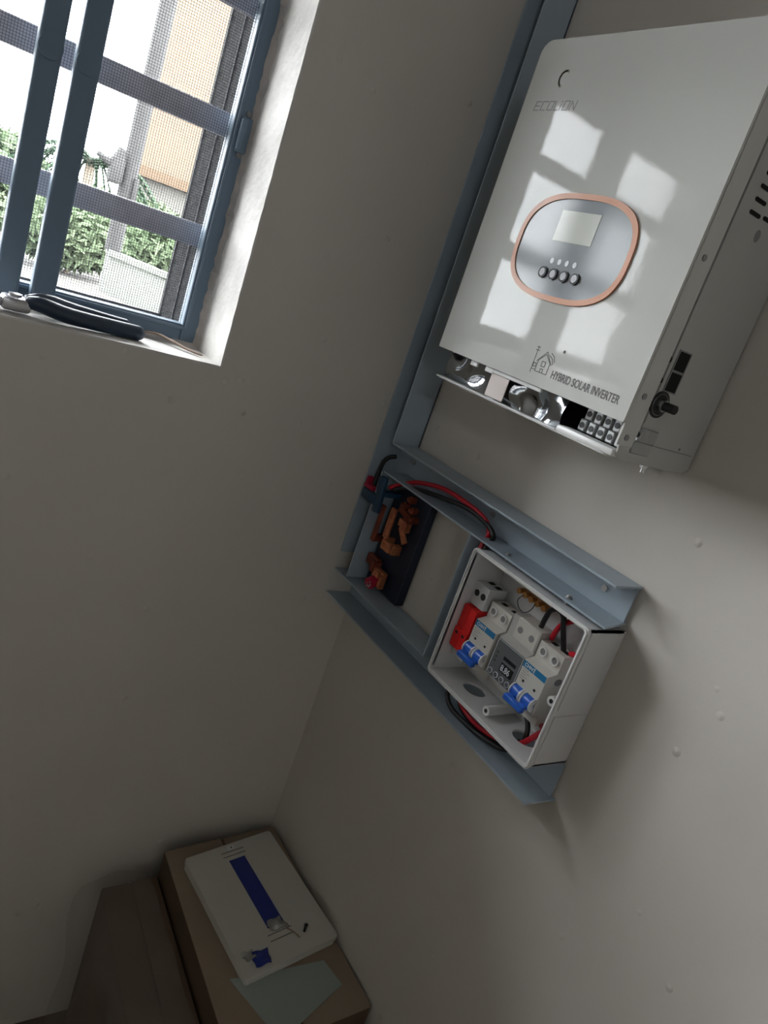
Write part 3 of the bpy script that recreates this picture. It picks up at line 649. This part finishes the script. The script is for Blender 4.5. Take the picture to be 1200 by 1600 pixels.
for u in (.065, .103, .790, .835): obj('vent_line', flat(rrect(u, .365, u+.005, .625, .0), [], .0004, lambda p: lidmap(p[0], p[1], .5355+p[2])), 'print_', lid)
obj('corner_recess', flat(rrect(.02, .45, .055, .54, .01, 2), [], .0006, lambda p: lidmap(p[0], p[1], .5355+p[2])), 'white', lid)
obj('lid_screw_hole', flat(circ(.038, .50, .007, 10), [], .0006, lambda p: lidmap(p[0], p[1], .5361+p[2])), 'black', lid)
# scraps on the lid
def scrap(name, label, cat, P, z, m_, amp=.003):
    c0 = sum((Vector((p[0], p[1], 0)) for p in P), Vector())/len(P)
    a, b, c_, d_ = [Vector((p[0], p[1], 0)) for p in P]
    r_ = random.Random(len(label))
    g = grid(10, 8, lambda u, v: tuple((a.lerp(b, u).lerp(d_.lerp(c_, u), v))+Vector((0, 0, z+amp*(1+math.sin(u*7+v*3)*math.cos(v*6+1))))))
    o = obj(name, g, m_, None, 'all', label=label, cat=cat, origin=(c0.x, c0.y, z))
    md = o.modifiers.new('thick', 'SOLIDIFY'); md.thickness = .0008*S*1.5; md.offset = 1
    return o
def lq(P): return [lidmap(u, v, 0)[:2] for u, v in P]
scrap('plastic_sachet', 'crumpled clear plastic scrap on the blue window of the lid', 'plastic scrap', lq([(.70, .42), (.70, .56), (.80, .60), (.77, .40)]), .5365, 'clear', .004)
scrap('blue_sachet', 'small dark blue sachet near the front edge of the lid', 'sachet', lq([(.855, .13), (.87, .30), (.97, .27), (.96, .12)]), .5365, 'lidblue', .003)
scrap('silver_packet', 'small brownish foil packet beside the blue sachet on the lid', 'packet', lq([(.835, .05), (.84, .16), (.90, .17), (.90, .06)]), .5365, 'clear', .004)
tw = obj('bent_wire', tube([lidmap(.80, .56, .5400), lidmap(.85, .60, .5410), lidmap(.90, .63, .5395)], .0014, 8, 6), 'rust', None, 'all', label='thin bent wire lying across the slots of the lid', cat='wire', origin=lidmap(.85, .6, .5400))
obj('screw_on_lid', join(cyl(lidmap(.875, .70, .5400), lidmap(.842, .75, .5400), .0028, 8), cyl(lidmap(.842, .75, .5400), lidmap(.838, .756, .5400), .0042, 8)), 'black', None, True, label='loose dark screw near the front right of the lid', cat='screw', origin=lidmap(.86, .72, .536))
bpy.data.objects['screw_on_lid'].name = 'loose_screw'
# second carton, grey-green sheet and corrugated flap toward the room
cb = thing('carton', 'dull brown carton under clear film, left of the one that carries the lid', 'carton', (-.30, .39, 0))
ctn(cb, [(-.060, .310), (-.560, .335), (-.565, .470), (-.065, .435)], 0, .455, 'carton', 'carton')
def flapf(u, v):
    y = .215-.205*u; x = -.552-.020*math.sin(u*3.1)-.012*v
    return (x, y, .470-.034*v+.006*u)
fl = obj('corrugated_flap', join(*[tube([(-.5575-.020*math.sin(u*3.1), .215-.205*u, .474+.006*u), (-.566-.020*math.sin(u*3.1), .215-.205*u, .438+.006*u)], .0028, 6, 0) for u in [k/38 for k in range(39)]]), 'carton2', ca)
sh = obj('folded_sheet', flat([(.392, .270), (.400, .185), (.408, .060), (.470, .048), (.520, .175), (.498, .235)], [], .0022, lambda p: (-p[0], p[1], .5122+p[2])), 'sheet', None, label='grey-green card sheet poking out in front of the white lid', cat='sheet', origin=(-.45, .16, .512))
pf = obj('plastic_film', grid(30, 30, lambda u, v: (-.05-.53*u+.008*math.sin(v*9), (.330+.020*u+.150*min(1, v*2.2)+.010*math.sin(u*17+v*5)*min(1, v*2.2)+.008*math.sin(v*14+u*6)*min(1, v*2.2)), .466-.40*max(0, v-.42)/.58+.008*math.sin(u*11+v*8)**2)), 'plast', None, 'all', label='crumpled clear plastic film draped over the dull brown carton', cat='plastic film', origin=(-.32, .42, .465))
# ------------------------------------------------------------------ outside
def gz(x, y): return -.35+1.30*max(0, min(1, (x-1)/4.5))**1.2
obj('ground', grid(30, 24, lambda u, v: (T+.02+60*u**2, -30+60*v, gz(T+60*u**2, 0)+.04*math.sin(v*80+u*60))), 'earth', kind='structure')
def at(px_y, x, y8):  # linear along the sight line known at x=8
    return 0
def along(x, y8, z8):  # point at depth x on the sight line through (8,y8,z8)
    k = (x+1.308)/9.308; return (1+(y8-1)*k, 1.85+(z8-1.85)*k)
xp = 6.0
ya, za = along(xp, -1.15, 1.95); yb, zb_ = along(xp, -1.35, 1.76)
# ledge
zt = along(xp, -1.25, 1.34)[1]
y1, zt1 = along(xp, -1.20, 1.29); y2, zt2 = along(xp, -1.82, 1.13); _, zlow = along(xp, -1.19, 1.11)
# pole
po = thing('utility_post', 'weathered grey post rising outside the window beside the cream building', 'post', (xp, (ya+yb)/2, zt1))
obj('shaft', join(cyl((xp, (ya+yb)/2, zt1-.012), (xp, (ya+yb)/2-.02, 6.5), .070, 14, .066)), 'post', po, True)
obj('bracket', join(tf(bx((-.05, -.06, -.10), (.05, .06, .12), .03), lambda p: p+Vector((xp-.06, ya+.05, 2.05))), cyl((xp-.06, ya+.06, 2.08), (xp-.06, ya+.22, 2.14), .035, 8, .02), cyl((xp-.06, ya+.05, 2.15), (xp-.06, ya+.03, 2.24), .05, 8, .03)), 'post', po, True)
obj('bracket', join(tf(bx((-.04, -.02, -.13), (.04, .025, .08), .015), lambda p: p+Vector((xp-.06, yb+.02, 1.97)))), 'post', po, True)
lw = thing('parapet', 'pale concrete parapet at the foot of the post outside the window', 'parapet', (xp, -1.6, gz(xp, 0)))
obj('capping', flat([(y1+.02, xp-.16), (y1-.02, xp+.16), (-3.4, xp+.16), (-3.4, xp-.18)], [], .05, lambda p: (p[1], p[0], zt1-.05+p[2]+(p[0]-y1)*.10)), 'concrete', lw)
obj('parapet_wall', flat([(y1, xp-.13), (y1-.02, xp+.13), (-3.3, xp+.13), (-3.3, xp-.15)], [], .35, lambda p: (p[1], p[0], zt1-.38+p[2]+(p[0]-y1)*.16)), 'concrete', lw)
# cream building
xb = 14.0
yl, _ = along(xb, -1.30, 2); _, zu = along(xb, 0, 2.262); _, zl = along(xb, 0, 2.155)
bd = thing('building', 'cream rendered building with an ochre band, seen through the right of the window', 'building', (xb+2, yl-4, gz(xb, 0)))
def foot(e, z0, z1):   # gable end runs off at a slant, so only the street front shows
    P = [(xb-e, yl+e), (xb+5, yl-2.0+e), (xb+5, yl-10), (xb-e, yl-10)]
    return flat(P, [], z1-z0, lambda p: (p[0], p[1], z0+p[2]))
obj('upper_wall', foot(0, zu, 9.5), 'cream', bd)
obj('lower_wall', foot(-.05, .9, zl), 'pale', bd)
obj('ochre_band', foot(.15, zl, zu), 'band', bd)
obj('roof', foot(.4, 9.5, 9.75), 'roof', bd)
# low house far left (dark roofline)
hb = thing('building', 'far low house with a grey roof behind the greenery', 'building', (17, 2.0, .9))
_, zr = along(17, 0, 2.06)
obj('wall', bx((17, -.2, .9), (21, 5.5, zr-.35)), 'pale', hb)
obj('roof', (lambda: ([(16.7, -.5, zr-.35), (16.7, 5.8, zr-.35), (21.3, 5.8, zr-.35), (21.3, -.5, zr-.35), (19, -.5, zr+.25), (19, 5.8, zr+.25)], [(0, 1, 5, 4), (2, 3, 4, 5), (1, 2, 5), (3, 0, 4), (0, 3, 2, 1)]))(), 'roof', hb)
# neighbouring house standing off to the window's left (it shows in the glossy cover)
hn = thing('building', 'neighbouring house standing left of the view from the window', 'building', (5, 11, 0))
obj('wall', bx((3.0, 8.9, 0), (7, 14, 6)), 'pinkr', hn)
obj('roof', bx((2.8, 8.7, 6), (7.1, 14.2, 6.25), .03), 'roof', hn)
# foliage
def leaves(n, c_, s_, rr, seed, up_=.4):
    r_ = random.Random(seed); V = []; F = []
    for i in range(n):
        while True:
            q = Vector((r_.uniform(-1, 1), r_.uniform(-1, 1), r_.uniform(-1, 1)))
            if q.length < 1: break
        q = Vector((q.x*s_[0], q.y*s_[1], q.z*s_[2]))+Vector(c_)
        a = Vector((r_.gauss(0, 1), r_.gauss(0, 1), r_.gauss(0, 1)+up_)).normalized(); b = a.orthogonal().normalized(); L_ = rr*r_.uniform(.6, 1.3)
        k = len(V); V += [tuple(q-a*L_), tuple(q+b*L_*.3), tuple(q+a*L_), tuple(q-b*L_*.3)]; F.append((k, k+1, k+2, k+3))
    return V, F
def bush(label, x, y8, ztop8, s_, seed, n=900, rr=.12, name='bush', group='bushes outside the window'):
    y, zt_ = along(x, y8, ztop8); g0 = gz(x, 0)
    h = zt_-g0; t = thing(name, label, 'bush' if name == 'bush' else 'tree', (x, y, g0), group)
    obj('stem', join(*[cyl((x, y+.05*k, g0-.05), (x+.1*k, y+.25*k, g0+h*.6), .03, 6, .012) for k in (-1, 0, 1)]), 'trunk', t)
    obj('foliage', leaves(n, (x, y, g0+h*.55), (s_, s_, h*.5), rr, seed), 'leaf', t, kind='stuff')
bush('feathery green bush just left of the post outside', 7.6, -.74, 1.66, .60, 1, 3600, .085)
bush('low green bush behind the window stiles', 7.2, .26, 1.60, .38, 2, 1600, .09)
bush('green bush at the far left edge of the window view', 15, .22, 2.09, 1.2, 3, 3600, .16)
bush('brownish-green bush right of the post behind the parapet', 8.2, -1.80, 1.78, .45, 4, 1800, .09)
bush('pale green bush below the ochre band of the cream building', 11, -1.62, 1.90, .55, 5, 2400, .12)
bush('dark leafy clump beneath the palm', 12.6, -.85, 1.84, .6, 6, 2400, .12)
# stones on the ground
r_ = random.Random(5)
def rock(c_, r, seed):
    bm = bmesh.new(); bmesh.ops.create_icosphere(bm, subdivisions=2, radius=r); q = random.Random(seed)
    for v in bm.verts: v.co *= q.uniform(.8, 1.12); v.co.z *= .6
    bm.verts.index_update(); V = [tuple(v.co+Vector(c_)) for v in bm.verts]; F = [tuple(v.index for v in f.verts) for f in bm.faces]; bm.free(); return V, F
for i, (y8, z8, r) in enumerate(((-.80, 1.05, .11), (-1.30, .98, .08), (-.42, .98, .12), (-1.04, .84, .10), (-1.60, .90, .08))):
    x = 5.2-.35*(i % 3); y, z = along(x, y8, z8)
    obj('rock', rock((x, y, gz(x, 0)+r*.2), r, i), 'concrete', None, label=('rough grey rock on the ground outside, ' + ('nearest the post', 'under the parapet', 'nearest the window stiles', 'in the middle of the rocks', 'rightmost of the rocks')[i]), cat='rock', group='rocks outside', origin=(x, y, gz(x, 0)))
# palm
x = 10.0; y, z = along(x, -.84, 2.13)
pm = thing('palm_tree', 'palm tree with drooping fronds seen between the stiles and the post', 'palm', (x, y, gz(x, 0)))
obj('trunk', tube([(x, y, gz(x, 0)-.05), (x+.03, y-.02, 1.4), (x, y, z)], .09, 10, 6, .06), 'trunk', pm, True)
r_ = random.Random(9)
for k in range(19):
    a = 2*math.pi*k/19+r_.uniform(-.2, .2); ln = r_.uniform(.75, 1.05); rise = r_.uniform(.15, .6)
    V = []; F = []; N = 14
    for i in range(N+1):
        t = i/N; p = Vector((x+math.cos(a)*ln*t, y+math.sin(a)*ln*t, z+rise*t*1.2-1.05*rise*t*t-.35*t*t))
        sd = Vector((-math.sin(a), math.cos(a), 0)); wl_ = .30*math.sin(math.pi*(.12+.85*t))
        for s_ in (-1, 1):
            q = len(V); V += [tuple(p), tuple(p+Vector((math.cos(a), math.sin(a), 0))*.05), tuple(p+sd*s_*wl_+Vector((math.cos(a)*.10, math.sin(a)*.10, -.10)))]; F.append((q, q+1, q+2))
    q = tube([(x, y, z), (x+math.cos(a)*ln*.5, y+math.sin(a)*ln*.5, z+rise*.6-.26*rise-.09), (x+math.cos(a)*ln, y+math.sin(a)*ln, z+.15*rise-.35)], .012, 5, 4)
    obj('frond', join((V, F), q), 'palm', pm)
